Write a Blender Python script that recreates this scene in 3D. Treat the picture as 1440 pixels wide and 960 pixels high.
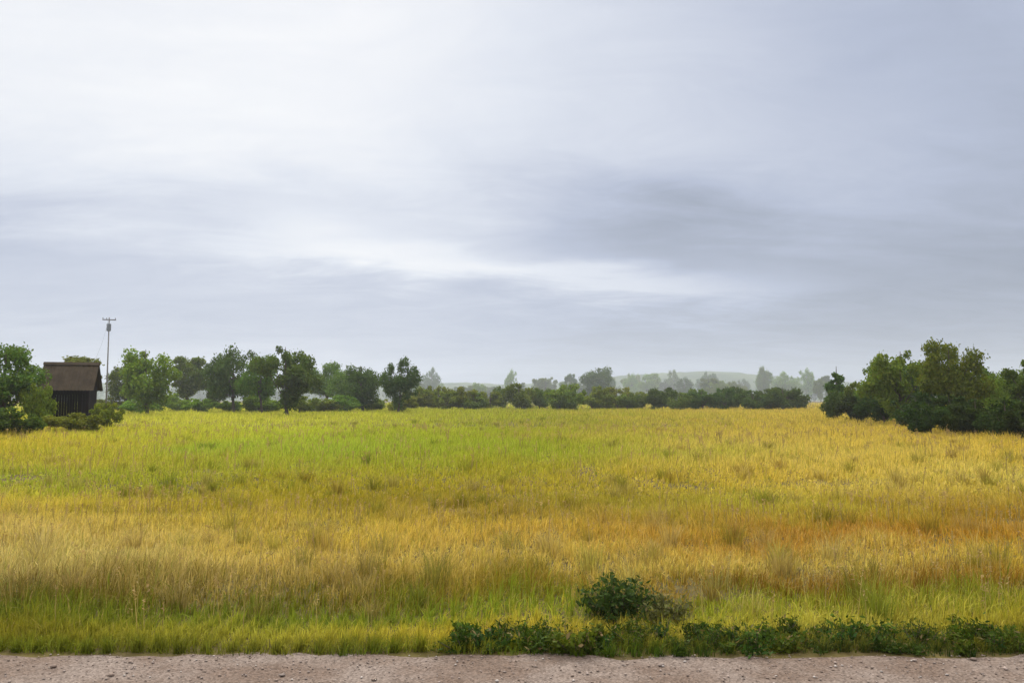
import bpy, bmesh, math, random
import numpy as np
from mathutils import Vector, noise as mnoise

for o in list(bpy.data.objects):
    bpy.data.objects.remove(o)
S = bpy.context.scene
COL = S.collection
R = math.radians

# ------------------------------------------------------------------ camera
CAM_H, F, HOR = 1.7, 1130.0, 562.0           # metres, focal length and horizon row of the 1440 px photograph
cd = bpy.data.cameras.new('camera')
cam = bpy.data.objects.new('camera', cd)
COL.objects.link(cam)
cd.sensor_width = 36
cd.lens = 36 * F / 1440
cd.clip_start, cd.clip_end = 0.1, 20000
cam.location = (0, 0, CAM_H)
cam.rotation_euler = (R(90) + math.atan((HOR - 480) / F), 0, 0)
S.camera = cam

# ------------------------------------------------------------------ sky, sun, exposure
SUN_EL, SUN_AZ = 38.0, -14.0                  # azimuth: degrees to the right of straight ahead
w = bpy.data.worlds.new('World')
S.world = w
w.use_nodes = True
nt = w.node_tree
nt.nodes.clear()


def N(t, kind, **kw):
    n = t.nodes.new(kind)
    for k, v in kw.items():
        setattr(n, k, v)
    return n


def lk(t, a, b):
    t.links.new(a, b)


def mth(t, op, a, b=None, clamp=False):
    n = N(t, 'ShaderNodeMath', operation=op)
    n.use_clamp = clamp
    for i, v in enumerate((a, b)):
        if v is None:
            continue
        if isinstance(v, (int, float)):
            n.inputs[i].default_value = v
        else:
            lk(t, v, n.inputs[i])
    return n.outputs[0]


def mixc(t, fac, a, b, blend='MIX'):
    n = N(t, 'ShaderNodeMix', data_type='RGBA', blend_type=blend)
    if isinstance(fac, (int, float)):
        n.inputs[0].default_value = fac
    else:
        lk(t, fac, n.inputs[0])
    for i, v in ((6, a), (7, b)):
        if isinstance(v, tuple):
            n.inputs[i].default_value = (*v[:3], 1)
        else:
            lk(t, v, n.inputs[i])
    return n.outputs[2]


def smooth(t, v, lo, hi, a=0.0, b=1.0):
    n = N(t, 'ShaderNodeMapRange', interpolation_type='SMOOTHSTEP')
    lk(t, v, n.inputs[0])
    for i, x in enumerate((lo, hi, a, b)):
        n.inputs[i + 1].default_value = x
    return n.outputs[0]


tc = N(nt, 'ShaderNodeTexCoord')
sky = N(nt, 'ShaderNodeTexSky', sky_type='NISHITA', sun_disc=False)
sky.sun_elevation, sky.sun_rotation = R(SUN_EL), R(SUN_AZ)
sep = N(nt, 'ShaderNodeSeparateXYZ')
lk(nt, tc.outputs['Generated'], sep.inputs[0])
dx, dy, dz = sep.outputs
# cloud sheet seen in perspective: direction projected on a flat ceiling
zc = mth(nt, 'MAXIMUM', mth(nt, 'ADD', dz, 0.16), 0.02)
comb = N(nt, 'ShaderNodeCombineXYZ')
lk(nt, mth(nt, 'DIVIDE', dx, zc), comb.inputs[0])
lk(nt, mth(nt, 'DIVIDE', dy, zc), comb.inputs[1])


def cloud_noise(scale, detail, rough, off, stretch=(1, 1, 1), dist=0.0):
    m = N(nt, 'ShaderNodeMapping')
    lk(nt, comb.outputs[0], m.inputs[0])
    m.inputs['Location'].default_value = off
    m.inputs['Scale'].default_value = stretch
    n = N(nt, 'ShaderNodeTexNoise')
    lk(nt, m.outputs[0], n.inputs[0])
    n.inputs['Scale'].default_value = scale
    n.inputs['Detail'].default_value = detail
    n.inputs['Roughness'].default_value = rough
    n.inputs['Distortion'].default_value = dist
    return n.outputs[0]


def glow(az, el):
    v = N(nt, 'ShaderNodeVectorMath', operation='DOT_PRODUCT')
    lk(nt, tc.outputs['Generated'], v.inputs[0])
    v.inputs[1].default_value = (math.sin(R(az)) * math.cos(R(el)), math.cos(R(az)) * math.cos(R(el)), math.sin(R(el)))
    return v.outputs['Value']


def ramp(v, stops, lo, hi):
    """piecewise ramp of plain numbers"""
    n = N(nt, 'ShaderNodeValToRGB')
    n.color_ramp.interpolation = 'B_SPLINE' if len(stops[0][1:]) == 1 else 'LINEAR'
    el_ = n.color_ramp.elements
    while len(el_) < len(stops):
        el_.new(0.5)
    for e, st in zip(el_, stops):
        e.position = (st[0] - lo) / (hi - lo)
        c_ = st[1:] if len(st) == 4 else (st[1],) * 3
        e.color = (*c_, 1)
    lk(nt, smooth_lin(v, lo, hi), n.inputs[0])
    return n.outputs[0]


def smooth_lin(v, lo, hi):
    n = N(nt, 'ShaderNodeMapRange')
    lk(nt, v, n.inputs[0])
    n.inputs[1].default_value, n.inputs[2].default_value = lo, hi
    return n.outputs[0]


n1 = cloud_noise(0.75, 6, 0.55, (3.1, 1.7, 0), dist=0.3)
n2 = cloud_noise(1.6, 7, 0.6, (7.3, 2.2, 1.0), (0.55, 1.3, 1), 0.5)
n3 = cloud_noise(0.7, 5, 0.55, (1.3, 8.2, 4.0), dist=0.2)
c1n = mth(nt, 'SUBTRACT', n1, 0.5)
c2n = mth(nt, 'SUBTRACT', n2, 0.5)
c3n = mth(nt, 'SUBTRACT', n3, 0.5)
n4 = cloud_noise(3.6, 8, 0.62, (2.7, 5.1, 7.0), (0.7, 1.2, 1), 0.8)
c4n = mth(nt, 'SUBTRACT', n4, 0.5)
DEG = 180 / math.pi
az = mth(nt, 'MULTIPLY', mth(nt, 'ARCTAN2', dx, dy), DEG)
el = mth(nt, 'MULTIPLY', mth(nt, 'ARCSINE', dz), DEG)
azw = mth(nt, 'ADD', az, mth(nt, 'ADD', mth(nt, 'MULTIPLY', c1n, 20), mth(nt, 'MULTIPLY', c2n, 12)))
elw = mth(nt, 'ADD', el, mth(nt, 'ADD', mth(nt, 'MULTIPLY', c3n, 6), mth(nt, 'ADD', mth(nt, 'MULTIPLY', c2n, 5), mth(nt, 'MULTIPLY', c4n, 2.0))))
hi_ = ramp(azw, [(-60, .70), (-36, .84), (-20, .90), (-9, .90), (0, .72), (9, .65), (20, .57), (32, .45), (60, .42)], -60, 60)
lo_ = ramp(azw, [(-60, .52), (-34, .56), (-22, .59), (-10, .58), (0, .49), (10, .42), (20, .41), (32, .36), (60, .35)], -60, 60)
L = mixc(nt, smooth(nt, elw, 8, 18), lo_, hi_)
r2b = N(nt, 'ShaderNodeRGBToBW')
lk(nt, L, r2b.inputs[0])
L = r2b.outputs[0]


def bell(v, c0, wd):
    return mth(nt, 'EXPONENT', mth(nt, 'MULTIPLY', mth(nt, 'POWER', mth(nt, 'ABSOLUTE', mth(nt, 'DIVIDE', mth(nt, 'SUBTRACT', v, c0), wd)), 2.0), -1.0))


# low bright bank of cloud, sloping down to the right, and the darker belly above it
elt = mth(nt, 'ADD', elw, mth(nt, 'MULTIPLY', az, 0.10))
streak = mth(nt, 'MULTIPLY', mth(nt, 'MULTIPLY', bell(elt, 9.4, 1.5), smooth(nt, az, 26, 8)), smooth(nt, az, -24, -9))
belly = mth(nt, 'MULTIPLY', bell(elt, 14.0, 3.2), bell(azw, 7, 10))
left_b = mth(nt, 'MULTIPLY', bell(elw, 10.5, 2.2), smooth(nt, az, -24, -33))
L = mth(nt, 'ADD', L, mth(nt, 'MULTIPLY', streak, 0.27))
L = mth(nt, 'SUBTRACT', L, mth(nt, 'MULTIPLY', belly, 0.15))
L = mth(nt, 'SUBTRACT', L, mth(nt, 'MULTIPLY', left_b, 0.05))
L = mth(nt, 'ADD', L, mth(nt, 'ADD', mth(nt, 'MULTIPLY', c2n, 0.16), mth(nt, 'ADD', mth(nt, 'MULTIPLY', c4n, 0.13), mth(nt, 'MULTIPLY', c3n, 0.10))))
K = 10.0                                       # the Background is at 0.1
c = ramp(L, [(.30, .27 * .92, .31 * .92, .40 * .92), (.50, .44, .493, .63), (.60, .545, .592, .715), (.76, .735, .775, .86), (.92, .91, .925, .955), (1.1, 1, 1, 1)], .30, 1.10)
c = mixc(nt, 1.0, c, (K, K, K), 'MULTIPLY')
# the thin bright cloud round the hidden sun and overhead, above the frame
core = smooth(nt, glow(SUN_AZ, SUN_EL + 10), 0.955, 1.0, 0, 1)
c = mixc(nt, smooth(nt, dz, 0.46, 0.70), c, (2.5 * K, 2.5 * K, 2.55 * K))
c = mixc(nt, core, c, (2.6 * K, 2.55 * K, 2.4 * K))
c = mixc(nt, 0.04, c, sky.outputs[0])         # a little of the clear sky through the cloud
bg = N(nt, 'ShaderNodeBackground')
lk(nt, c, bg.inputs[0])
bg.inputs[1].default_value = 0.1
wo = N(nt, 'ShaderNodeOutputWorld')
lk(nt, bg.outputs[0], wo.inputs[0])

sd = bpy.data.lights.new('sun', 'SUN')
sd.energy, sd.angle, sd.color = 3.2, R(14), (1.0, 0.95, 0.87)
so = bpy.data.objects.new('sun', sd)
COL.objects.link(so)
d = Vector((math.sin(R(SUN_AZ)) * math.cos(R(SUN_EL)), math.cos(R(SUN_AZ)) * math.cos(R(SUN_EL)), math.sin(R(SUN_EL))))
so.rotation_euler = d.to_track_quat('Z', 'Y').to_euler()
so.location = (0, 0, 60)

S.cycles.volume_bounces = 3
vs = S.view_settings
vs.view_transform, vs.look, vs.exposure, vs.gamma, vs.use_curve_mapping = 'Standard', 'None', 0.0, 1.0, False

# ------------------------------------------------------------------ helpers


def lin(h):
    h = h.lstrip('#')
    v = [int(h[i:i + 2], 16) / 255 for i in (0, 2, 4)]
    return tuple(x / 12.92 if x <= 0.04045 else ((x + 0.055) / 1.055) ** 2.4 for x in v)


def at(px, d, z=0.0):
    return Vector(((px - 720) / F * d, d, z))


def new_mat(name, rough=0.85):
    m = bpy.data.materials.new(name)
    m.use_nodes = True
    t = m.node_tree
    t.nodes['Principled BSDF'].inputs['Specular IOR Level'].default_value = 0.08   # dry, dusty, matt
    return m, t, t.nodes['Principled BSDF']


def noise_node(t, scale, detail=5, rough=0.6, vec=None, stretch=None):
    n = N(t, 'ShaderNodeTexNoise')
    n.inputs['Scale'].default_value = scale
    n.inputs['Detail'].default_value = detail
    n.inputs['Roughness'].default_value = rough
    if vec is None:
        vec = N(t, 'ShaderNodeTexCoord').outputs['Object']
    if stretch:
        m = N(t, 'ShaderNodeMapping')
        lk(t, vec, m.inputs[0])
        m.inputs['Scale'].default_value = stretch
        vec = m.outputs[0]
    lk(t, vec, n.inputs[0])
    return n.outputs[0]


def bump(t, b, h, strength=0.4, dist=0.02):
    n = N(t, 'ShaderNodeBump')
    n.inputs['Strength'].default_value = strength
    n.inputs['Distance'].default_value = dist
    lk(t, h, n.inputs['Height'])
    lk(t, n.outputs[0], b.inputs['Normal'])


def leaf_mat(name, spread=0.25, trans=0.35, gloss=0.008):
    """thin leaves: own colour from the per-leaf attribute, part of the light passes through"""
    m = bpy.data.materials.new(name)
    m.use_nodes = True
    t = m.node_tree
    t.nodes.clear()
    a = N(t, 'ShaderNodeAttribute', attribute_name='tint')
    oi = N(t, 'ShaderNodeObjectInfo')
    hs = N(t, 'ShaderNodeHueSaturation')
    lk(t, a.outputs['Color'], hs.inputs['Color'])
    lk(t, mth(t, 'ADD', mth(t, 'MULTIPLY', oi.outputs['Random'], spread), 1 - spread / 2), hs.inputs['Value'])
    lk(t, mth(t, 'ADD', mth(t, 'MULTIPLY', oi.outputs['Random'], 0.045), 0.475), hs.inputs['Hue'])
    colr = mixc(t, 1.0, hs.outputs[0], oi.outputs['Color'], 'MULTIPLY')
    df = N(t, 'ShaderNodeBsdfDiffuse')
    tr = N(t, 'ShaderNodeBsdfTranslucent')
    gl = N(t, 'ShaderNodeBsdfGlossy')
    gl.inputs['Roughness'].default_value = 0.45
    gl.inputs['Color'].default_value = (0.6, 0.65, 0.6, 1)
    lk(t, colr, df.inputs[0])
    lk(t, mixc(t, 1.0, colr, (1.1, 1.15, 0.6), 'MULTIPLY'), tr.inputs[0])
    x = N(t, 'ShaderNodeMixShader')
    x.inputs[0].default_value = trans
    lk(t, df.outputs[0], x.inputs[1])
    lk(t, tr.outputs[0], x.inputs[2])
    y = N(t, 'ShaderNodeMixShader')
    y.inputs[0].default_value = gloss
    lk(t, x.outputs[0], y.inputs[1])
    lk(t, gl.outputs[0], y.inputs[2])
    out = N(t, 'ShaderNodeOutputMaterial')
    lk(t, y.outputs[0], out.inputs[0])
    return m


def np_mesh(name, verts, counts, loops, tint=None, mat=None):
    me = bpy.data.meshes.new(name)
    nv, nl, nf = len(verts), int(np.asarray(loops).size), len(counts)
    me.vertices.add(nv)
    me.vertices.foreach_set('co', np.asarray(verts, np.float32).ravel())
    me.loops.add(nl)
    me.loops.foreach_set('vertex_index', np.asarray(loops, np.int32).ravel())
    me.polygons.add(nf)
    st = np.zeros(nf, np.int32)
    st[1:] = np.cumsum(counts)[:-1]
    me.polygons.foreach_set('loop_start', st)
    me.update(calc_edges=True)
    if tint is not None:
        a = me.attributes.new('tint', 'FLOAT_COLOR', 'POINT')
        full = np.ones((nv, 4), np.float32)
        full[:, :3] = tint
        a.data.foreach_set('color', full.ravel())
    if mat:
        me.materials.append(mat)
    return me


def link(name, me, parent=None, loc=(0, 0, 0)):
    o = bpy.data.objects.new(name, me)
    COL.objects.link(o)
    o.location = loc
    o.parent = parent
    return o


def thing(name, label, cat, loc, rotz=0, group=None):
    o = link(name, None, None, loc)
    o.empty_display_size = 0.3
    o.rotation_euler = (0, 0, rotz)
    tag(o, label, cat, group)
    return o


def tag(o, label, cat, group=None):
    o['label'], o['category'] = label, cat
    if group:
        o['group'] = group


def struct(o, kind='structure'):
    o['kind'] = kind
    return o


def bm_obj(name, bm, mat, parent=None, loc=(0, 0, 0), smooth_=False):
    me = bpy.data.meshes.new(name)
    bmesh.ops.recalc_face_normals(bm, faces=bm.faces[:])
    bm.to_mesh(me)
    bm.free()
    me.materials.append(mat)
    if smooth_:
        for p in me.polygons:
            p.use_smooth = True
    return link(name, me, parent, loc)


def box(bm, c, s, rot=None):
    r = bmesh.ops.create_cube(bm, size=1)
    for v in r['verts']:
        v.co = Vector((v.co.x * s[0], v.co.y * s[1], v.co.z * s[2]))
        if rot is not None:
            v.co = rot @ v.co
        v.co += Vector(c)


def tube(bm, pts, rad, sides=7):
    rings = []
    for i, p in enumerate(pts):
        p = Vector(p)
        a = Vector(pts[max(i - 1, 0)])
        b = Vector(pts[min(i + 1, len(pts) - 1)])
        t = (b - a).normalized()
        u = t.orthogonal().normalized()
        v = t.cross(u)
        rings.append([bm.verts.new(p + (u * math.cos(k / sides * 6.2832) + v * math.sin(k / sides * 6.2832)) * rad[i]) for k in range(sides)])
    for i in range(len(rings) - 1):
        for k in range(sides):
            bm.faces.new((rings[i][k], rings[i][(k + 1) % sides], rings[i + 1][(k + 1) % sides], rings[i + 1][k]))
    bm.faces.new(rings[0][::-1])
    bm.faces.new(rings[-1])


# smooth value noise on arrays
def vnoise(x, y, seed=0):
    rs = np.random.RandomState(seed)
    tab = rs.rand(256, 256)
    xi, yi = np.floor(x).astype(int), np.floor(y).astype(int)
    fx, fy = x - xi, y - yi
    fx, fy = fx * fx * (3 - 2 * fx), fy * fy * (3 - 2 * fy)
    g = lambda a, b: tab[a % 256, b % 256]
    return (g(xi, yi) * (1 - fx) + g(xi + 1, yi) * fx) * (1 - fy) + (g(xi, yi + 1) * (1 - fx) + g(xi + 1, yi + 1) * fx) * fy


def fbm(x, y, seed=0):
    return (vnoise(x, y, seed) + 0.5 * vnoise(x * 2.1, y * 2.1, seed + 1) + 0.25 * vnoise(x * 4.3, y * 4.3, seed + 2)) / 1.75


# ------------------------------------------------------------------ the setting: ground, shoulder, road, hills
ROAD_Y, EDGE_Y = 4.93, 5.50

gm, t, b = new_mat('field_soil')
pos = N(t, 'ShaderNodeNewGeometry').outputs['Position']
na = noise_node(t, 0.05, 6, 0.6, pos)
nb = noise_node(t, 3.0, 6, 0.7, pos)
cA = mixc(t, smooth(t, na, 0.4, 0.6), (0.10, 0.08, 0.022), (0.125, 0.088, 0.03))
cA = mixc(t, smooth(t, nb, 0.35, 0.7), cA, (0.06, 0.044, 0.018))
lk(t, cA, b.inputs['Base Color'])
b.inputs['Roughness'].default_value = 0.95
bump(t, b, nb, 0.6, 0.05)


def spaced(lo, hi, n, p=2.2):
    u = np.linspace(-1, 1, n)
    return np.sign(u) * np.abs(u) ** p * hi if lo < 0 else lo + (hi - lo) * np.linspace(0, 1, n) ** p


def ground_z(x, y):
    k = np.clip((y - EDGE_Y - 0.1) / 4.0, 0, 1)
    return k * (0.10 * (fbm(x * 0.25, y * 0.25, 5) - 0.5) + 0.25 * (fbm(x * 0.03 + 9, y * 0.03, 7) - 0.5))


gx = spaced(-1, 1690, 161)
gy = np.concatenate([np.linspace(-700, 0, 20), np.linspace(0.4, 5.3, 8), 5.5 + (1690 - 5.5) * np.linspace(0, 1, 150) ** 3.0])
X, Y = np.meshgrid(gx, gy)
Z = ground_z(X, Y) * np.clip(1 - (np.hypot(X, Y) - 400) / 400, 0, 1)
nx, ny = len(gx), len(gy)
idx = np.arange(nx * ny).reshape(ny, nx)
q = np.stack([idx[:-1, :-1], idx[:-1, 1:], idx[1:, 1:], idx[1:, :-1]], -1).reshape(-1, 4)
me = np_mesh('ground', np.stack([X, Y, Z], -1).reshape(-1, 3), np.full(len(q), 4), q, None, gm)
struct(link('ground', me))

sm, t, b = new_mat('gravel_shoulder')
pos = N(t, 'ShaderNodeNewGeometry').outputs['Position']
nb = noise_node(t, 60, 4, 0.7, pos)
nc = noise_node(t, 1.6, 5, 0.6, pos)
vor = N(t, 'ShaderNodeTexVoronoi')
vor.inputs['Scale'].default_value = 75
lk(t, pos, vor.inputs['Vector'])
c1 = mixc(t, smooth(t, nc, 0.35, 0.65), (0.138, 0.095, 0.069), (0.205, 0.160, 0.130))
c1 = mixc(t, smooth(t, nb, 0.4, 0.7, 0, 0.6), c1, (0.12, 0.095, 0.078))
vb = N(t, 'ShaderNodeRGBToBW')
lk(t, vor.outputs['Color'], vb.inputs[0])
c1 = mixc(t, 0.5, c1, vb.outputs[0], 'SOFT_LIGHT')
lk(t, c1, b.inputs['Base Color'])
b.inputs['Roughness'].default_value = 0.95
bump(t, b, vor.outputs['Distance'], 0.7, 0.010)

am, t, b = new_mat('asphalt')
pos = N(t, 'ShaderNodeNewGeometry').outputs['Position']
nb = noise_node(t, 130, 3, 0.7, pos)
nc = noise_node(t, 0.9, 5, 0.6, pos)
c1 = mixc(t, smooth(t, nc, 0.3, 0.7), (0.15, 0.145, 0.15), (0.19, 0.182, 0.186))
c1 = mixc(t, smooth(t, nb, 0.45, 0.7, 0, 0.7), c1, (0.12, 0.118, 0.12))
lk(t, c1, b.inputs['Base Color'])
b.inputs['Roughness'].default_value = 0.9
bump(t, b, nb, 0.5, 0.01)


def strip(name, y0, y1, z, mat, wob0=0, wob1=0, seed=0):
    xs = np.concatenate([np.linspace(-1500, -31, 60), np.arange(-30, 30.01, 0.08), np.linspace(31, 1500, 60)])
    e0 = y0 + wob0 * (fbm(xs * 1.3, xs * 0 + 3.3, seed) - 0.5) + wob0 * 0.4 * (vnoise(xs * 7, xs * 0, seed + 4) - 0.5)
    e1 = y1 + wob1 * (fbm(xs * 1.3, xs * 0 + 8.3, seed + 1) - 0.5) + wob1 * 0.4 * (vnoise(xs * 7, xs * 0, seed + 8) - 0.5)
    n = len(xs)
    v = np.concatenate([np.stack([xs, e0, np.full(n, z)], -1), np.stack([xs, e1, np.full(n, z)], -1)])
    i = np.arange(n - 1)
    q = np.stack([i, i + 1, n + i + 1, n + i], -1)
    return struct(link(name, np_mesh(name, v, np.full(n - 1, 4), q, None, mat)))


strip('road_shoulder', -3.4, EDGE_Y, 0.004, sm, 0.05, 0.22, 11)
strip('road', -2.6, ROAD_Y - 0.02, 0.008, am, 0.05, 0.10, 21)

hm, t, b = new_mat('far_woodland_hills')
nb = noise_node(t, 0.02, 6, 0.65)
lk(t, mixc(t, smooth(t, nb, 0.35, 0.65), (0.03, 0.05, 0.025), (0.07, 0.09, 0.04)), b.inputs['Base Color'])
b.inputs['Roughness'].default_value = 1.0
hx = np.linspace(-1650, 1650, 241)
hy = np.linspace(1250, 1680, 24)
X, Y = np.meshgrid(hx, hy)
prof = np.sin(np.clip((Y - 1250) / 430, 0, 1) * math.pi)
Z = prof * (18 + 40 * fbm(X * 0.003 + 4, Y * 0 + 2, 31) + 8 * fbm(X * 0.04, Y * 0.04, 33)) - 2
nx, ny = len(hx), len(hy)
idx = np.arange(nx * ny).reshape(ny, nx)
q = np.stack([idx[:-1, :-1], idx[:-1, 1:], idx[1:, 1:], idx[1:, :-1]], -1).reshape(-1, 4)
struct(link('hills', np_mesh('hills', np.stack([X, Y, Z], -1).reshape(-1, 3), np.full(len(q), 4), q, None, hm)))

# ------------------------------------------------------------------ haze
zm = bpy.data.materials.new('haze_air')
zm.use_nodes = True
t = zm.node_tree
t.nodes.clear()
pv = N(t, 'ShaderNodeVolumePrincipled')
pv.inputs['Color'].default_value = (0.84, 0.90, 0.95, 1)
pv.inputs['Density'].default_value = 0.00035
pv.inputs['Anisotropy'].default_value = 0.2
ou = N(t, 'ShaderNodeOutputMaterial')
lk(t, pv.outputs[0], ou.inputs['Volume'])
bm = bmesh.new()
box(bm, (0, 500, 33), (3400, 2420, 78))
struct(bm_obj('haze', bm, zm), 'stuff')

# ------------------------------------------------------------------ trees
bark, t, b = new_mat('bark')
nb = noise_node(t, 6, 5, 0.7, None, (3, 3, 0.5))
lk(t, mixc(t, nb, (0.05, 0.04, 0.03), (0.14, 0.11, 0.08)), b.inputs['Base Color'])
b.inputs['Roughness'].default_value = 0.95
bump(t, b, nb, 0.7, 0.03)
leafm = leaf_mat('tree_leaves', 0.3, 0.3)


def quads(cen, size, tint, rng, aspect=0.6, flat=0.0):
    n = len(cen)
    a = rng.normal(size=(n, 3))
    a[:, 2] *= 1 - flat
    a /= np.linalg.norm(a, axis=1)[:, None]
    bb = rng.normal(size=(n, 3))
    bb -= (bb * a).sum(1)[:, None] * a
    bb /= np.linalg.norm(bb, axis=1)[:, None]
    s = size[:, None]
    nrm = np.cross(a, bb)
    # a bent leaf: base, two shoulders, tip
    v = np.stack([cen - a * s, cen + bb * s * aspect + nrm * s * 0.15, cen + a * s, cen - bb * s * aspect + nrm * s * 0.15], 1)
    return v.reshape(-1, 3), np.repeat(tint, 4, 0)


def make_tree_meshes(seed, h, wd, base_frac, leaves, leaf, tint, shape='round', lobes=26):
    """unit tree: returns trunk mesh and crown mesh"""
    rng = np.random.RandomState(seed)
    rnd = random.Random(seed)
    bm = bmesh.new()
    zb = h * base_frac
    tr = 0.022 * h + 0.03
    lean = Vector((rnd.uniform(-.06, .06) * h, rnd.uniform(-.06, .06) * h, 0))
    spine = [Vector((0, 0, -0.15)), Vector((0, 0, zb * 0.5)) + lean * .3, Vector((0, 0, zb)) + lean * .6, Vector((0, 0, h * 0.6)) + lean, Vector((0, 0, h * 0.88)) + lean * 1.2]
    tube(bm, spine, [tr * 1.25, tr, tr * 0.85, tr * 0.5, tr * 0.12], 8)
    cz, rz, rx = (zb * 0.75 + h) / 2, (h - zb * 0.75) / 2, wd / 2
    cens, rads = [], []
    for k in range(lobes):
        while True:
            p = rng.uniform(-1, 1, 3)
            r_ = np.linalg.norm(p)
            if 0.35 < r_ < 1:
                break
        if shape == 'cone':
            f_ = 1 - 0.75 * (p[2] * .5 + .5)
        elif shape == 'vase':
            f_ = 0.65 + 0.4 * (p[2] * .5 + .5)
        else:
            f_ = 1.0
        wob = 0.68 + 0.45 * rng.rand()
        cc = np.array([p[0] * rx * f_ * wob, p[1] * rx * f_ * wob, cz + p[2] * rz * 0.86 * (0.78 + 0.32 * rng.rand())]) + np.array(lean) * 0.8
        cens.append(cc)
        rads.append(rx * rng.uniform(0.14, 0.38) * (1.0 if p[2] < 0.2 else 0.82))
    for k in range(min(lobes, 14)):
        cc = Vector(cens[k])
        s0 = spine[2].lerp(spine[3], rnd.random())
        mid = s0.lerp(cc, 0.5) + Vector((0, 0, -0.04 * h + rnd.random() * 0.05 * h))
        tube(bm, [s0, mid, cc], [tr * 0.4, tr * 0.25, tr * 0.08], 5)
    trunk = bpy.data.meshes.new('trunk')
    bm.to_mesh(trunk)
    bm.free()
    trunk.materials.append(bark)
    cens, rads = np.array(cens), np.array(rads)
    k = rng.choice(len(cens), leaves, p=rads ** 2 / (rads ** 2).sum())
    u = rng.normal(size=(leaves, 3))
    u /= np.linalg.norm(u, axis=1)[:, None]
    rr = rng.rand(leaves) ** 0.45
    rr = rr * (1 + 0.55 * rng.rand(leaves) * (rng.rand(leaves) < 0.2))
    c = cens[k] + u * (rads[k] * rr)[:, None] * np.array([1, 1, 0.85])
    c[:, 2] = np.maximum(c[:, 2], 0.05)
    tt = np.array(tint)[None] * (0.65 + 0.7 * rng.rand(leaves))[:, None] * (0.85 + 0.3 * rng.rand(len(cens)))[k][:, None]
    tt[:, 0] *= 0.9 + 0.35 * rng.rand(leaves)
    v, tv = quads(c, leaf * (0.6 + 0.8 * rng.rand(leaves)), tt, rng)
    crown = np_mesh('crown', v, np.full(leaves, 4), np.arange(leaves * 4), tv, leafm)
    return trunk, crown


G_MID, G_DARK, G_LIGHT, G_OLIVE = (0.105, 0.165, 0.024), (0.045, 0.075, 0.024), (0.10, 0.14, 0.03), (0.10, 0.105, 0.035)
KINDS = {
    'broad': [make_tree_meshes(101 + i, 7.0, 6.6, 0.16, 11000, 0.13, G_MID, 'round', 30 + 5 * i) for i in range(5)],
    'tall': [make_tree_meshes(121 + i, 8.0, 5.0, 0.2, 9000, 0.13, G_MID, 'vase', 26) for i in range(3)],
    'narrow': [make_tree_meshes(131 + i, 6.0, 2.6, 0.04, 5500, 0.13, G_MID, 'cone', 24) for i in range(2)],
    'bush': [make_tree_meshes(141 + i, 3.0, 3.6, 0.05, 6000, 0.10, G_MID, 'round', 26) for i in range(3)],
}
BASE = {'broad': (7.0, 6.6), 'tall': (8.0, 5.0), 'narrow': (6.0, 2.6), 'bush': (3.0, 3.6)}
cnt = [0]


def tree(kind, px, top, width, d, tint, name, label, cat, group=None):
    """a tree standing d metres out, its crown top at picture row `top`, `width` pixels across"""
    cnt[0] += 1
    x = (px - 720) / F * d
    z = float(ground_z(np.array(x), np.array(d)))
    h = (HOR - top) / F * d + CAM_H - z
    wm = width / F * d
    th, tw = BASE[kind]
    o = thing(name, label, cat, (x, d, z), cnt[0] * 2.399, group)
    o.scale = (wm / tw * 0.95, wm / tw * 0.95, h / th * 1.04)
    tr, cr = KINDS[kind][cnt[0] % len(KINDS[kind])]
    link('trunk' if cat == 'tree' else 'stem', tr, o)
    c = link('crown' if cat == 'tree' else 'foliage', cr, o)
    c.color = (*tint, 1)
    return o


D, M_, L_, O_ = (0.62, 0.68, 0.75), (1, 1, 1), (1.35, 1.4, 0.9), (1.35, 1.15, 0.95)
# left side
tree('broad', 8, 486, 118, 44, (0.85, .9, 1), 'leafy_tree', 'bushy dark green tree cut off by the left edge of the photo', 'tree')
tree('bush', 52, 530, 44, 43, L_, 'shrub', 'yellowish green shrub between the left edge tree and the dark shed', 'shrub')
tree('bush', 20, 570, 84, 36, D, 'shrub', 'low dark shrub in front of the tree at the left edge', 'shrub')
tree('bush', 152, 563, 46, 44, O_, 'shrub', 'low olive shrub just right of the dark shed', 'shrub')
tree('bush', 98, 576, 76, 39, O_, 'shrub', 'low brownish shrub standing in front of the dark shed', 'shrub')
tree('tall', 104, 498, 84, 95, O_, 'leafy_tree', 'tree whose top just shows above the roof of the dark shed', 'tree')
tree('broad', 210, 483, 92, 88, L_, 'leafy_tree', 'light green rounded tree, first big one right of the dark shed', 'tree')
tree('tall', 268, 494, 74, 135, M_, 'leafy_tree', 'greyish hazy tree between the light green tree and the dark tall pair', 'tree')
tree('broad', 330, 488, 80, 105, D, 'leafy_tree', 'dark green tree, left one of the tall dark pair in the left tree line', 'tree')
tree('broad', 405, 479, 96, 84, (0.7, .78, .75), 'leafy_tree', 'tallest dark tree of the left tree line, broad round crown', 'tree')
tree('broad', 462, 510, 60, 140, M_, 'leafy_tree', 'small hazy tree in the gap right of the tallest dark tree', 'tree')
tree('broad', 512, 508, 70, 110, D, 'leafy_tree', 'dark green tree, left one of the two ending the left tree line', 'tree')
tree('broad', 560, 503, 56, 98, (0.5, .62, .7), 'leafy_tree', 'dark bluish green tree at the right end of the left tree line', 'tree')
tree('broad', 180, 504, 56, 112, M_, 'leafy_tree', 'mid green tree peeping out behind the left side of the light green rounded tree', 'tree')
tree('broad', 300, 505, 60, 122, D, 'leafy_tree', 'greyish dark tree tucked in just left of the tall dark pair', 'tree')
tree('broad', 370, 500, 64, 98, (.8, .95, .7), 'leafy_tree', 'fresh green tree filling the gap inside the tall dark pair', 'tree')
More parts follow.
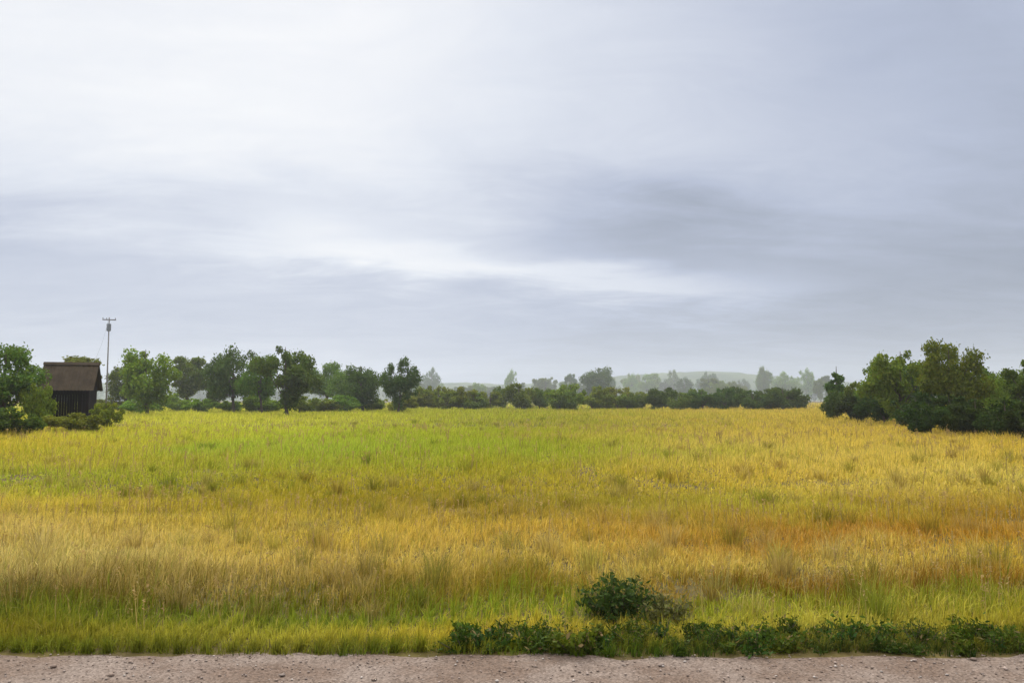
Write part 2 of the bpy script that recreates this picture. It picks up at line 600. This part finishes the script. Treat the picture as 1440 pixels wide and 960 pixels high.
tree('broad', 488, 514, 60, 125, M_, 'leafy_tree', 'mid green low tree behind the dark tree ending the left tree line', 'tree')
rnd = random.Random(5)
for i in range(13):
    px = 160 + i * 33 + rnd.uniform(-8, 8)
    tree('bush', px, 556 + rnd.uniform(-7, 5), rnd.uniform(44, 64), rnd.uniform(96, 112), rnd.choice([O_, L_, O_, (1.6, 1.4, 1.2)]),
         'shrub', 'low olive shrub along the field edge under the left tree line', 'shrub', 'shrubs under the left tree line')
# middle: hedge shrubs along the far edge of the field, small trees behind
for i in range(30):
    px = 582 + i * 18.5 + rnd.uniform(-9, 9)
    tint = rnd.choice([O_, M_, O_]) if px < 900 else rnd.choice([D, M_, D])
    tree('bush', px, 536 + 15 * rnd.random(), rnd.uniform(30, 62), rnd.uniform(118, 140), tint,
         'shrub', 'low dark shrub of the hedge at the far edge of the field', 'shrub', 'shrubs of the far hedge')
for i in range(36):
    px = 575 + i * 17 + rnd.uniform(-14, 14)
    tree(rnd.choice(['broad', 'tall', 'broad']), px, 514 + 22 * rnd.random() ** 0.8 + (6 if 640 < px < 760 else 0), rnd.uniform(18, 40), rnd.uniform(560, 1000), rnd.choice([M_, D, L_]),
         'leafy_tree', 'hazy grey green tree of the distant tree line beyond the hedge', 'tree', 'trees of the distant tree line')
tree('broad', 838, 512, 60, 420, D, 'leafy_tree', 'bluish green tree rising above the middle of the hazy distant tree line', 'tree')
# right side
tree('narrow', 1174, 508, 40, 72, D, 'leafy_tree', 'narrow dark upright tree at the left end of the right hand trees', 'tree')
tree('bush', 1206, 534, 46, 66, M_, 'shrub', 'green shrub between the narrow dark tree and the big right hand trees', 'shrub')
tree('broad', 1262, 484, 96, 52, (1.1, 1.05, .75), 'leafy_tree', 'rounded green tree, left one of the big right hand pair', 'tree')
tree('broad', 1330, 480, 100, 47, (1.05, 1.0, .7), 'leafy_tree', 'tallest round tree of the right hand group, right one of the big pair', 'tree')
tree('broad', 1392, 516, 56, 50, L_, 'leafy_tree', 'lower olive green tree right of the big right hand pair', 'tree')
tree('tall', 1446, 496, 76, 44, (0.75, .8, .7), 'leafy_tree', 'dark green tree cut off by the right edge of the photo', 'tree')
tree('broad', 1232, 512, 70, 63, M_, 'leafy_tree', 'mid green low tree at the left rim of the big right hand pair', 'tree')
tree('broad', 1298, 492, 90, 60, D, 'leafy_tree', 'dark tree in the gap behind the big right hand pair', 'tree')
tree('broad', 1368, 514, 74, 58, D, 'leafy_tree', 'dark tree behind the lower olive tree of the right hand group', 'tree')
tree('broad', 1420, 514, 70, 54, M_, 'leafy_tree', 'mid green tree between the lower olive tree and the right edge tree', 'tree')
tree('bush', 1170, 546, 44, 71, D, 'shrub', 'small dark shrub at the foot of the narrow dark tree', 'shrub')
T_ = (0.28, 0.33, 0.32)  # thicket leaf tint, darkened to paint in the shade under the trees
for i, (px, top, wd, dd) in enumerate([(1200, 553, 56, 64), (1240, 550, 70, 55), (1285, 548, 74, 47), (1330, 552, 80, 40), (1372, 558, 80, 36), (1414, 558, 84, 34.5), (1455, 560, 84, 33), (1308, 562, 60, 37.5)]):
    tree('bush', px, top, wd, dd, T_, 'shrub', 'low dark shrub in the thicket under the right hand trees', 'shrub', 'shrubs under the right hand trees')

# far wood beyond everything: one mass
rng = np.random.RandomState(77)
cs, ts, ss = [], [], []
for k in range(420):
    d_ = rng.uniform(1000, 1240)
    x = rng.uniform(-0.95, 0.95) * d_
    hh, ww = rng.uniform(10, 24), rng.uniform(8, 16)
    n = 150
    u = rng.normal(size=(n, 3))
    u /= np.linalg.norm(u, axis=1)[:, None]
    u *= rng.rand(n)[:, None] ** 0.4
    cs.append(np.stack([x + u[:, 0] * ww * .6, d_ + u[:, 1] * ww * .6, np.maximum(hh * .52 + u[:, 2] * hh * .48, .4)], -1))
    ts.append(np.array(G_DARK)[None] * rng.uniform(.7, 1.5) * (0.7 + 0.6 * rng.rand(n))[:, None])
    ss.append(rng.uniform(0.6, 1.4, n))
cs, ts, ss = np.concatenate(cs), np.concatenate(ts), np.concatenate(ss)
v, tv = quads(cs, ss, ts, rng, 0.8)
struct(link('distant_wood', np_mesh('distant_wood', v, np.full(len(cs), 4), np.arange(len(cs) * 4), tv, leafm)), 'stuff')

# ------------------------------------------------------------------ shed
wm, t, b = new_mat('dark_timber')
nb = noise_node(t, 4, 5, 0.7, None, (6, 6, 0.4))
lk(t, mixc(t, nb, (0.006, 0.004, 0.005), (0.018, 0.012, 0.012)), b.inputs['Base Color'])
b.inputs['Roughness'].default_value = 0.85
bump(t, b, nb, 0.6, 0.02)
rm, t, b = new_mat('rusty_roof_sheet')
nb = noise_node(t, 1.6, 6, 0.7)
lk(t, mixc(t, smooth(t, nb, 0.3, 0.7), (0.036, 0.026, 0.016), (0.065, 0.047, 0.030)), b.inputs['Base Color'])
b.inputs['Roughness'].default_value = 0.8

shed = thing('wooden_shed', 'small dark wooden shed with a brown pitched roof among the left trees', 'shed', tuple(at(101, 48, 0.0)), R(108))
W, DP, EH, RH = 2.6, 2.35, 2.55, 3.85
bm = bmesh.new()                               # plank walls; the long side towards the field has a doorway
rs_ = random.Random(3)
for sy in (-1, 1):
    k = 0
    while k * 0.145 < W - 0.1:
        xc = -W / 2 + 0.0725 + k * 0.145
        top = EH + (RH - EH) * (1 - abs(xc) / (W / 2)) - 0.1
        box(bm, (xc, sy * (DP / 2 - rs_.uniform(0, .012)), top / 2), (0.136, 0.03, top))
        k += 1
k = 0
while k * 0.145 < DP - 0.12:
    yc = -DP / 2 + 0.095 + k * 0.145
    lo_z = 2.0 if -0.75 < yc < 0.55 else 0.0
    hz = rs_.uniform(-.02, .0)
    box(bm, (-W / 2 + 0.016 + rs_.uniform(0, .012), yc, (lo_z + EH + hz) / 2), (0.03, 0.136, EH + hz - lo_z))
    box(bm, (W / 2 - 0.016, yc, EH / 2), (0.03, 0.136, EH))
    k += 1
bm_obj('wall', bm, wm, shed)
sl = math.atan2(RH - EH, W / 2)
bm = bmesh.new()                               # corrugated sheets, with thickness
for s in (-1, 1):
    L = (W / 2 + 0.3) / math.cos(sl)
    n = 64
    y0 = -DP / 2 - 0.3
    rows = []
    for zoff in (0.0, -0.012):
        for e in (0, 1):
            row = []
            for k in range(n + 1):
                yy = y0 + (DP + 0.6) * k / n
                a = e * L
                row.append(bm.verts.new((s * (a * math.cos(sl) + 0.004), yy, RH - a * math.sin(sl) + zoff + 0.018 * math.sin(k * math.pi / 2))))
            rows.append(row)
    for A, B in ((rows[0], rows[1]), (rows[2], rows[3]), (rows[0], rows[2]), (rows[1], rows[3])):
        for k in range(n):
            bm.faces.new((A[k], A[k + 1], B[k + 1], B[k]))
roof = bm_obj('roof', bm, rm, shed)
bm = bmesh.new()
for s in (-1, 1):
    box(bm, (s * 0.1, 0, RH + 0.005), (0.24, DP + 0.64, 0.012), __import__('mathutils').Matrix.Rotation(s * sl, 3, 'Y'))
bm_obj('ridge_cap', bm, rm, roof)
for yy in (-0.80, 0.62):
    bm = bmesh.new()
    box(bm, (-W / 2 - 0.03, yy, 1.0), (0.08, 0.1, 2.0))
    bm_obj('post', bm, wm, shed)
bm = bmesh.new()                               # plank door standing half open
for k in range(5):
    box(bm, (-W / 2 - 0.10 - k * 0.09, 0.60 + k * 0.075 + 0.06, 0.98), (0.118, 0.03, 1.86), __import__('mathutils').Matrix.Rotation(R(140), 3, 'Z'))
bm_obj('door', bm, wm, shed)

# ------------------------------------------------------------------ pole by the shed
pm, t, b = new_mat('weathered_pole')
nb = noise_node(t, 5, 4, 0.6, None, (5, 5, .5))
lk(t, mixc(t, nb, (0.16, 0.15, 0.14), (0.26, 0.25, 0.24)), b.inputs['Base Color'])
tm, t, b = new_mat('grey_painted_steel', 0.6)
b.inputs['Base Color'].default_value = (0.20, 0.22, 0.24, 1)
pole = thing('utility_pole', 'slim grey utility pole standing taller than the trees just right of the dark shed', 'pole', tuple(at(151, 72, 0.0)), R(24))
PH = (HOR - 446) / F * 72 + CAM_H
bm = bmesh.new()
tube(bm, [(0, 0, -.3), (0, 0, PH * .5), (0, 0, PH)], [.075, .06, .045], 10)
bm_obj('post', bm, pm, pole, smooth_=True)
bm = bmesh.new()
box(bm, (0, -.09, PH - .22), (1.1, .07, .09))
arm = bm_obj('crossarm', bm, pm, pole)
for xx in (-.5, -.2, .5):
    bm = bmesh.new()
    tube(bm, [(xx, -.09, PH - .175), (xx, -.09, PH - .12), (xx, -.09, PH - .08), (xx, -.09, PH - .03)], [.018, .035, .045, .02], 8)
    bm_obj('insulator', bm, tm, arm)
bm = bmesh.new()
tube(bm, [(0.0, -.27, PH - 1.25), (0, -.27, PH - 1.2), (0, -.27, PH - .62), (0, -.27, PH - .56)], [.15, .19, .19, .12], 14)
for zz in (-1.05, -.72):
    box(bm, (0, -.1, PH + zz), (.06, .12, .06))
bm_obj('transformer', bm, tm, pole)

bm = bmesh.new()
A, B = Vector((pole.location.x, 71.9, PH - .1)), shed.location + Vector((0.4, 0.6, RH - .2))
tube(bm, [A.lerp(B, k / 12) - Vector((0, 0, 1.1 * 4 * (k / 12) * (1 - k / 12))) for k in range(13)], [.011] * 13, 5)
tag(bm_obj('power_cable', bm, tm), 'thin grey cable sagging from the utility pole to the dark shed', 'cable')

# ------------------------------------------------------------------ field grass (uncountable: stuff)
grassm = leaf_mat('grass_blades', 0.0, 0.3, 0.006)
# colours of the sward, row by row across the field: near verge -> far edge, left -> right (plain reflectances)
XS = np.array([-0.64, -0.32, 0.0, 0.32, 0.64])
ROWS = [
    (5.5, [(0.1397, 0.1706, 0.0153), (0.0825, 0.0825, 0.0081), (0.1011, 0.1634, 0.0138), (0.0139, 0.0318, 0.008), (0.0382, 0.0686, 0.008)]),
    (5.95, [(0.3019, 0.2222, 0.0204), (0.5373, 0.4283, 0.0543), (0.5373, 0.4157, 0.0478), (0.4947, 0.4412, 0.0693), (0.3912, 0.323, 0.0255)]),
    (6.5, [(0.1342, 0.1706, 0.015), (0.1311, 0.1825, 0.017), (0.1853, 0.2674, 0.0237), (0.2445, 0.2782, 0.0248), (0.1279, 0.1619, 0.0162)]),
    (7.3, [(0.1581, 0.107, 0.0175), (0.1311, 0.1033, 0.0101), (0.2522, 0.1865, 0.0186), (0.206, 0.1033, 0.0139), (0.2932, 0.1546, 0.0165)]),
    (8.5, [(0.58, 0.4821, 0.1779), (0.58, 0.4392, 0.1303), (0.58, 0.4412, 0.1127), (0.58, 0.4675, 0.1243), (0.58, 0.4283, 0.0554)]),
    (10.2, [(0.58, 0.4518, 0.1463), (0.58, 0.4541, 0.0846), (0.58, 0.4157, 0.0778), (0.4053, 0.2099, 0.0273), (0.4491, 0.2544, 0.0253)]),
    (12.8, [(0.58, 0.4662, 0.0789), (0.3895, 0.3219, 0.0316), (0.2702, 0.2129, 0.0215), (0.468, 0.4349, 0.0536), (0.396, 0.2549, 0.0274)]),
    (17.1, [(0.2979, 0.3639, 0.035), (0.3851, 0.3345, 0.0327), (0.3887, 0.3271, 0.0274), (0.58, 0.432, 0.0694), (0.58, 0.4857, 0.1127)]),
    (26, [(0.5739, 0.4348, 0.0565), (0.3027, 0.402, 0.0395), (0.3179, 0.3616, 0.0295), (0.58, 0.4682, 0.1069), (0.5686, 0.4216, 0.0587)]),
    (55, [(0.5035, 0.4943, 0.0487), (0.531, 0.5358, 0.0528), (0.2843, 0.3121, 0.0274), (0.5301, 0.4084, 0.0588), (0.5043, 0.3755, 0.054)]),
    (140, [(0.5035, 0.4943, 0.0487), (0.531, 0.5358, 0.0528), (0.2843, 0.3121, 0.0274), (0.5301, 0.4084, 0.0588), (0.5043, 0.3755, 0.054)]),
]
RD = np.log(np.array([r[0] for r in ROWS]))
TAB = np.array([r[1] for r in ROWS])
TAB[0:2, 0:2] *= np.array([0.78, 0.92, 0.9])          # fresher, darker grass on the left of the verge
TAB[0, 1] *= 0.8


def sward(x, y, rng):
    calm = np.clip((y - 5.2) / 1.6, 0.15, 1)
    yy = np.log(y * (1 + calm * (0.09 * (fbm(x * 0.45, y * 0.3, 41) - 0.5) * 2 + 0.08 * (fbm(x * 2.2, y * 1.4, 47) - 0.5) * 2 + 0.03 * rng.normal(size=len(x)))))
    s = x / y + 0.16 * (fbm(x * 0.3 + 5, y * 0.2, 43) - 0.5) * 2 + 0.05 * rng.normal(size=len(x))
    i = np.clip(np.interp(yy, RD, np.arange(len(RD))), 0, len(RD) - 1.001)
    j = np.clip(np.interp(s, XS, np.arange(5)), 0, 3.999)
    i0, j0 = i.astype(int), j.astype(int)
    fi, fj = (i - i0)[:, None], (j - j0)[:, None]
    return (TAB[i0, j0] * (1 - fj) + TAB[i0, j0 + 1] * fj) * (1 - fi) + (TAB[i0 + 1, j0] * (1 - fj) + TAB[i0 + 1, j0 + 1] * fj) * fi




def blades(n, y0, y1, hmean, wmean, seed, p=1.0, side=0.78, thatch=False):
    rng = np.random.RandomState(seed)
    y = np.sqrt(y0 ** 2 + (y1 ** 2 - y0 ** 2) * rng.rand(n) ** p)
    x = (rng.rand(n) * 2 - 1) * (side * y + 1.5)
    # tussock growth: pull blades towards random crowns
    if not thatch:
        kx, ky = np.round(x / 0.16) + 0.8 * (vnoise(np.round(x / .16) * 7.3, np.round(y / .16) * 5.1, 93) - .5), np.round(y / 0.16) + 0.8 * (vnoise(np.round(x / .16) * 3.7, np.round(y / .16) * 9.1, 94) - .5)
        pull = 0.62 * (y < 16) * (rng.rand(n) < 0.7)
        x, y = x + pull * (kx * 0.16 - x), y + pull * (ky * 0.16 - y)
    den = fbm(x * 1.1, y * 1.1, 51)                 # tufts: drop some of the thin spots
    keep = den + 0.35 * rng.rand(n) > (0.0 if thatch else 0.46)
    edge = y > EDGE_Y - 0.10 + 0.22 * fbm(x * 1.7, y * 0 + 1, 61) 
    x, y, den = x[keep & edge], y[keep & edge], den[keep & edge]
    n = len(x)
    z = ground_z(x, y)
    tus = np.clip((fbm(x * 0.9 + 7, y * 0.9, 57) - 0.55) * 5, 0, 1) * np.interp(y, [5.4, 7, 20], [0.2, 0.6, 0.9])
    h = hmean(y) * (0.35 + 0.9 * rng.rand(n)) * (0.4 + 1.0 * den + 0.7 * tus)
    wd = wmean(y) * (0.6 + 0.8 * rng.rand(n))
    az = np.where(rng.rand(n) < 0.55, 0.4 + 5.0 * (fbm(x * 0.35, y * 0.35, 91) - 0.5) + 0.9 * rng.normal(size=n), rng.rand(n) * 6.2832)
    lr = 0.10 + (1.5 if thatch else 0.95) * rng.rand(n) ** 1.7
    lean = lr * h
    lx, ly = np.cos(az) * lean, np.sin(az) * lean
    fa = rng.rand(n) * 6.2832
    wx, wy = np.cos(fa) * wd, np.sin(fa) * wd
    base = np.stack([x, y, z - 0.02], -1)
    sx = np.stack([wx, wy, wx * 0], -1)
    m = base + np.stack([lx * .30, ly * .30, h * .62 * (1 - 0.2 * lr)], -1)
    tip = base + np.stack([lx, ly, h * np.clip(1.02 - 0.55 * lr * rng.rand(n) - 0.2 * lr, 0.15, 1)], -1)
    v = np.stack([base - sx * .5, base + sx * .5, m + sx * .42, m - sx * .42, tip], 1).reshape(-1, 3)
    c = sward(x, y, rng)
    c = c * (0.62 + 0.76 * rng.rand(n))[:, None]
    # a share of dry straw and of fresh blades everywhere
    r_ = rng.rand(n)
    straw = np.array(lin('c4a868')) * 1.0
    fresh = np.array(lin('6a8420')) * 1.0
    c = np.where((r_ < .10 * np.clip((y - 5.7) / .9, 0, 1))[:, None], 0.5 * c + 0.5 * straw, c)
    c = np.where((r_ > .93 + .07 * (y < 6))[:, None], 0.5 * c + 0.5 * fresh, c)
    i = np.arange(n)[:, None] * 5
    lo = np.concatenate([i + np.array([[0, 1, 2, 3]]), i + np.array([[3, 2, 4]])], 1)
    cn = np.tile([4, 3], n)
    return v, cn, lo.ravel(), np.repeat(np.clip(c, 0, 0.75), 5, 0)


def tussocks(n, y0, y1, hmean, seed):
    """coarser clumps standing out of the sward, some dead and pale, some fresh"""
    rng = np.random.RandomState(seed)
    cy = y0 * (y1 / y0) ** rng.rand(n)
    cx = (rng.rand(n) * 2 - 1) * (0.75 * cy + 1)
    m = 90
    rad = rng.uniform(.05, .16, n) * (1 + cy / 40)
    k = np.repeat(np.arange(n), m)
    a, r_ = rng.rand(n * m) * 6.2832, np.abs(rng.normal(size=n * m)) * .6
    x, y = cx[k] + np.cos(a) * r_ * rad[k], cy[k] + np.sin(a) * r_ * rad[k]
    y = np.maximum(y, EDGE_Y + .1)
    z = ground_z(x, y)
    hc = hmean * rng.uniform(.55, 1.25, n)
    h = hc[k] * (.5 + .6 * rng.rand(n * m))
    lean = h * (.15 + .75 * rng.rand(n * m) ** 1.3)
    az = a + .5 * rng.normal(size=n * m)
    wd = np.maximum(.006, .0007 * y) * (.7 + .6 * rng.rand(n * m))
    fa = rng.rand(n * m) * 6.2832
    base = np.stack([x, y, z - .02], -1)
    sx = np.stack([np.cos(fa) * wd, np.sin(fa) * wd, wd * 0], -1)
    lx, ly = np.cos(az) * lean, np.sin(az) * lean
    mid = base + np.stack([lx * .3, ly * .3, h * .65], -1)
    tip = base + np.stack([lx, ly, h * (1 - .45 * (lean / h) * rng.rand(n * m))], -1)
    v = np.stack([base - sx * .5, base + sx * .5, mid + sx * .4, mid - sx * .4, tip], 1).reshape(-1, 3)
    own = sward(cx, cy, rng)
    pick = np.array([(.34, .27, .12), (.14, .17, .03), (.24, .16, .06), (.09, .12, .025)])[rng.choice(4, n, p=[.35, .25, .2, .2])]
    c = (.5 * own + .5 * pick)[k] * (.65 + .7 * rng.rand(n * m))[:, None]
    i = np.arange(n * m)[:, None] * 5
    lo = np.concatenate([i + np.array([[0, 1, 2, 3]]), i + np.array([[3, 2, 4]])], 1)
    return v, np.tile([4, 3], n * m), lo.ravel(), np.repeat(c, 5, 0)


def field(name, specs):
    V, Cn, Lo, T, off = [], [], [], [], 0
    for s in specs:
        v, cn, lo, tt = seed_heads(*s[0]) if s[1] == 'heads' else tussocks(*s[0]) if s[1] == 'tussocks' else blades(*s[0], **s[1])
        V.append(v); Cn.append(cn); Lo.append(lo + off); T.append(tt)
        off += len(v)
    o = link(name, np_mesh(name, np.concatenate(V), np.concatenate(Cn), np.concatenate(Lo), np.concatenate(T), grassm))
    return struct(o, 'stuff')


def seed_heads(n, y0, y1, hmean, seed):
    """flowering stalks: a thin stem with a plume of short pieces, in drifts"""
    rng = np.random.RandomState(seed)
    y = np.sqrt(y0 ** 2 + (y1 ** 2 - y0 ** 2) * rng.rand(n))
    x = (rng.rand(n) * 2 - 1) * (0.78 * y + 1.5)
    keep = fbm(x * 0.5 + 3, y * 0.6, 71) + 0.2 * rng.rand(n) > 0.62
    x, y = x[keep], y[keep]
    n = len(x)
    z = ground_z(x, y)
    h = hmean * (0.6 + 0.6 * rng.rand(n))
    az, ln = rng.rand(n) * 6.2832, 0.25 * rng.rand(n) * h
    tipx, tipy = np.cos(az) * ln, np.sin(az) * ln
    wd = np.maximum(0.0025, 0.0005 * y)
    base = np.stack([x, y, z], -1)
    top = base + np.stack([tipx, tipy, h], -1)
    fa = rng.rand(n) * 6.2832
    sx = np.stack([np.cos(fa) * wd, np.sin(fa) * wd, wd * 0], -1)
    vs_ = [np.stack([base - sx, base + sx, top + sx * .6, top - sx * .6], 1).reshape(-1, 3)]
    cols = np.where((rng.rand(n) < .5)[:, None], np.array((.36, .27, .11))[None], np.array((.32, .26, .09))[None]) * (0.7 + 0.5 * rng.rand(n))[:, None]
    ts_ = [np.repeat(cols, 4, 0)]
    for k in range(7):
        c = base + (top - base) * (0.72 + 0.30 * rng.rand(n))[:, None] + rng.normal(size=(n, 3)) * (wd * 2)[:, None]
        vv, tt = quads(c, (0.008 + 0.0010 * y) * (0.7 + 0.6 * rng.rand(n)), cols * (0.9 + 0.4 * rng.rand(n))[:, None] * np.array([1.1, 1.0, 1.1]), rng, 0.3)
        vs_.append(vv); ts_.append(tt)
    v = np.concatenate(vs_)
    return v, np.full(len(v) // 4, 4), np.arange(len(v)), np.concatenate(ts_)


hv = lambda y: np.interp(y, [5.3, 6.2, 7.5, 9, 12, 25, 120], [0.12, 0.18, 0.20, 0.17, 0.19, 0.28, 0.45])
wv = lambda y: np.interp(y, [5.3, 8, 15, 40, 130], [0.006, 0.007, 0.011, 0.024, 0.07])
field('meadow_grass', [
    ((290000, 5.25, 14.0, hv, wv, 1), {}),
    ((190000, 5.25, 16.0, lambda y: 0.09 + 0 * y, lambda y: 0.010 + 0 * y, 5), dict(thatch=True)),
    ((330000, 14.0, 45.0, hv, wv, 2), {}),
    ((110000, 5.33, 6.3, lambda y: 0.13 + 0 * y, lambda y: 0.005 + 0 * y, 6), {}),
    ((200000, 14.0, 50.0, lambda y: 0.12 + 0 * y, lambda y: 0.05 + 0 * y, 7), dict(thatch=True)),
    ((260000, 45.0, 135.0, hv, wv, 3), {}),
    ((2200, 5.9, 14.0, 0.34, 8), 'heads'),
    ((3000, 14.0, 45.0, 0.42, 9), 'heads'),
    ((420, 6.3, 70.0, 0.36, 12), 'tussocks'),
    ((60000, 135.0, 420.0, lambda y: 0.6 + 0 * y, lambda y: 0.3 + 0 * y, 4), {}),
])

# ------------------------------------------------------------------ leafy weed plants on the verge
weedm = leaf_mat('weed_leaves', 0.2, 0.25)


def weed(px, d, hgt, wid, n, leaf, tint, seed, label, group=None, aspect=0.45):
    rng = np.random.RandomState(seed)
    rnd = random.Random(seed)
    x = (px - 720) / F * d
    o = thing('weed_plant', label, 'plant', (x, d, float(ground_z(np.array(x), np.array(d)))), 0, group)
    bm = bmesh.new()
    C, T_ = [], []
    for k in range(max(5, int(n / 70))):
        a, r_ = rnd.random() * 6.28, wid * 0.5 * rnd.random() ** 0.6
        hh = hgt * rnd.uniform(0.6, 1.0) * (1 - 0.35 * r_ / (wid * .5))
        tip = Vector((math.cos(a) * r_, math.sin(a) * r_, hh))
        root = Vector((math.cos(a) * r_ * 0.25, math.sin(a) * r_ * 0.25, -0.03))
        mid = root.lerp(tip, 0.5) + Vector((0, 0, 0.08 * hh))
        tube(bm, [root, mid, tip], [0.006, 0.004, 0.0015], 5)
        m = int(n / max(5, int(n / 70)))
        u = rng.rand(m) ** 0.7
        p = np.where(u[:, None] < .5, np.array(root) + (np.array(mid) - np.array(root)) * (u[:, None] * 2), np.array(mid) + (np.array(tip) - np.array(mid)) * (u[:, None] * 2 - 1))
        C.append(p + rng.normal(size=(m, 3)) * wid * 0.06)
    bm_obj('stem', bm, bark, o)
    C = np.concatenate(C)
    C[:, 2] = np.maximum(C[:, 2], 0.02)
    tt = np.array(tint)[None] * (0.6 + 0.8 * rng.rand(len(C)))[:, None]
    tt[rng.rand(len(C)) < 0.06] = (0.20, 0.15, 0.06)
    v, tv = quads(C, leaf * (0.4 + 1.2 * rng.rand(len(C))), tt, rng, aspect)
    link('foliage', np_mesh('foliage', v, np.full(len(C), 4), np.arange(len(C) * 4), tv, weedm), o)


weed(862, 6.3, 0.40, 0.62, 2400, 0.020, (0.045, 0.07, 0.016), 3, 'tall dark green leafy weed clump rising above the verge right of centre')
weed(925, 6.2, 0.30, 0.50, 1100, 0.017, (0.13, 0.13, 0.042), 4, 'lower greyish weed clump leaning against the tall dark weed clump')
rnd = random.Random(9)
for i in range(76):
    px = 645 + i * 10.7 + rnd.uniform(-12, 12)
    g = rnd.random()
    weed(px, rnd.uniform(5.58, 5.92), rnd.uniform(0.06, 0.19), rnd.uniform(0.2, 0.5), rnd.randint(260, 520), rnd.uniform(0.011, 0.021),
         (0.03 + .05 * g, 0.06 + .05 * g, 0.010), 20 + i,
         'low dark green weed in the strip along the right half of the road edge', 'low weeds along the road edge', rnd.uniform(.2, .5))

# ------------------------------------------------------------------ loose stones on the shoulder (uncountable: stuff)
rng = np.random.RandomState(15)
n = 1800
ph = (1 + 5 ** .5) / 2
iv = np.array([(-1, ph, 0), (1, ph, 0), (-1, -ph, 0), (1, -ph, 0), (0, -1, ph), (0, 1, ph), (0, -1, -ph), (0, 1, -ph), (ph, 0, -1), (ph, 0, 1), (-ph, 0, -1), (-ph, 0, 1)]) / 1.9
fi = np.array([(0, 11, 5), (0, 5, 1), (0, 1, 7), (0, 7, 10), (0, 10, 11), (1, 5, 9), (5, 11, 4), (11, 10, 2), (10, 7, 6), (7, 1, 8), (3, 9, 4), (3, 4, 2), (3, 2, 6), (3, 6, 8), (3, 8, 9), (4, 9, 5), (2, 4, 11), (6, 2, 10), (8, 6, 7), (9, 8, 1)])
x = (rng.rand(n) * 2 - 1) * 5.2
y = ROAD_Y - 0.06 + (EDGE_Y + 0.06 - ROAD_Y) * rng.rand(n) ** 0.8
rad = 0.004 + 0.007 * rng.rand(n) ** 3 + 0.016 * (rng.rand(n) < 0.012) * rng.rand(n)
st = rad[:, None, None] * iv[None] * (0.75 + 0.5 * rng.rand(n, 12, 1)) * (0.7 + 0.6 * rng.rand(n, 1, 3)) * np.array([1, 1, .5])
st += np.stack([x, y, 0.006 + rad * .35], -1)[:, None]
lo = (np.arange(n)[:, None, None] * 12 + fi[None]).reshape(-1)
base = np.array([(.22, .165, .13), (.28, .22, .185), (.20, .16, .135), (.38, .33, .29)])[rng.choice(4, n, p=[.4, .3, .2, .1])]
stm, t, b = new_mat('stones', 0.9)
at_ = N(t, 'ShaderNodeAttribute', attribute_name='tint')
lk(t, at_.outputs['Color'], b.inputs['Base Color'])
b.inputs['Roughness'].default_value = 0.9
struct(link('loose_stones', np_mesh('loose_stones', st.reshape(-1, 3), np.full(n * 20, 3), lo, np.repeat(base * (0.8 + .4 * rng.rand(n, 1)), 12, 0), stm)), 'stuff')
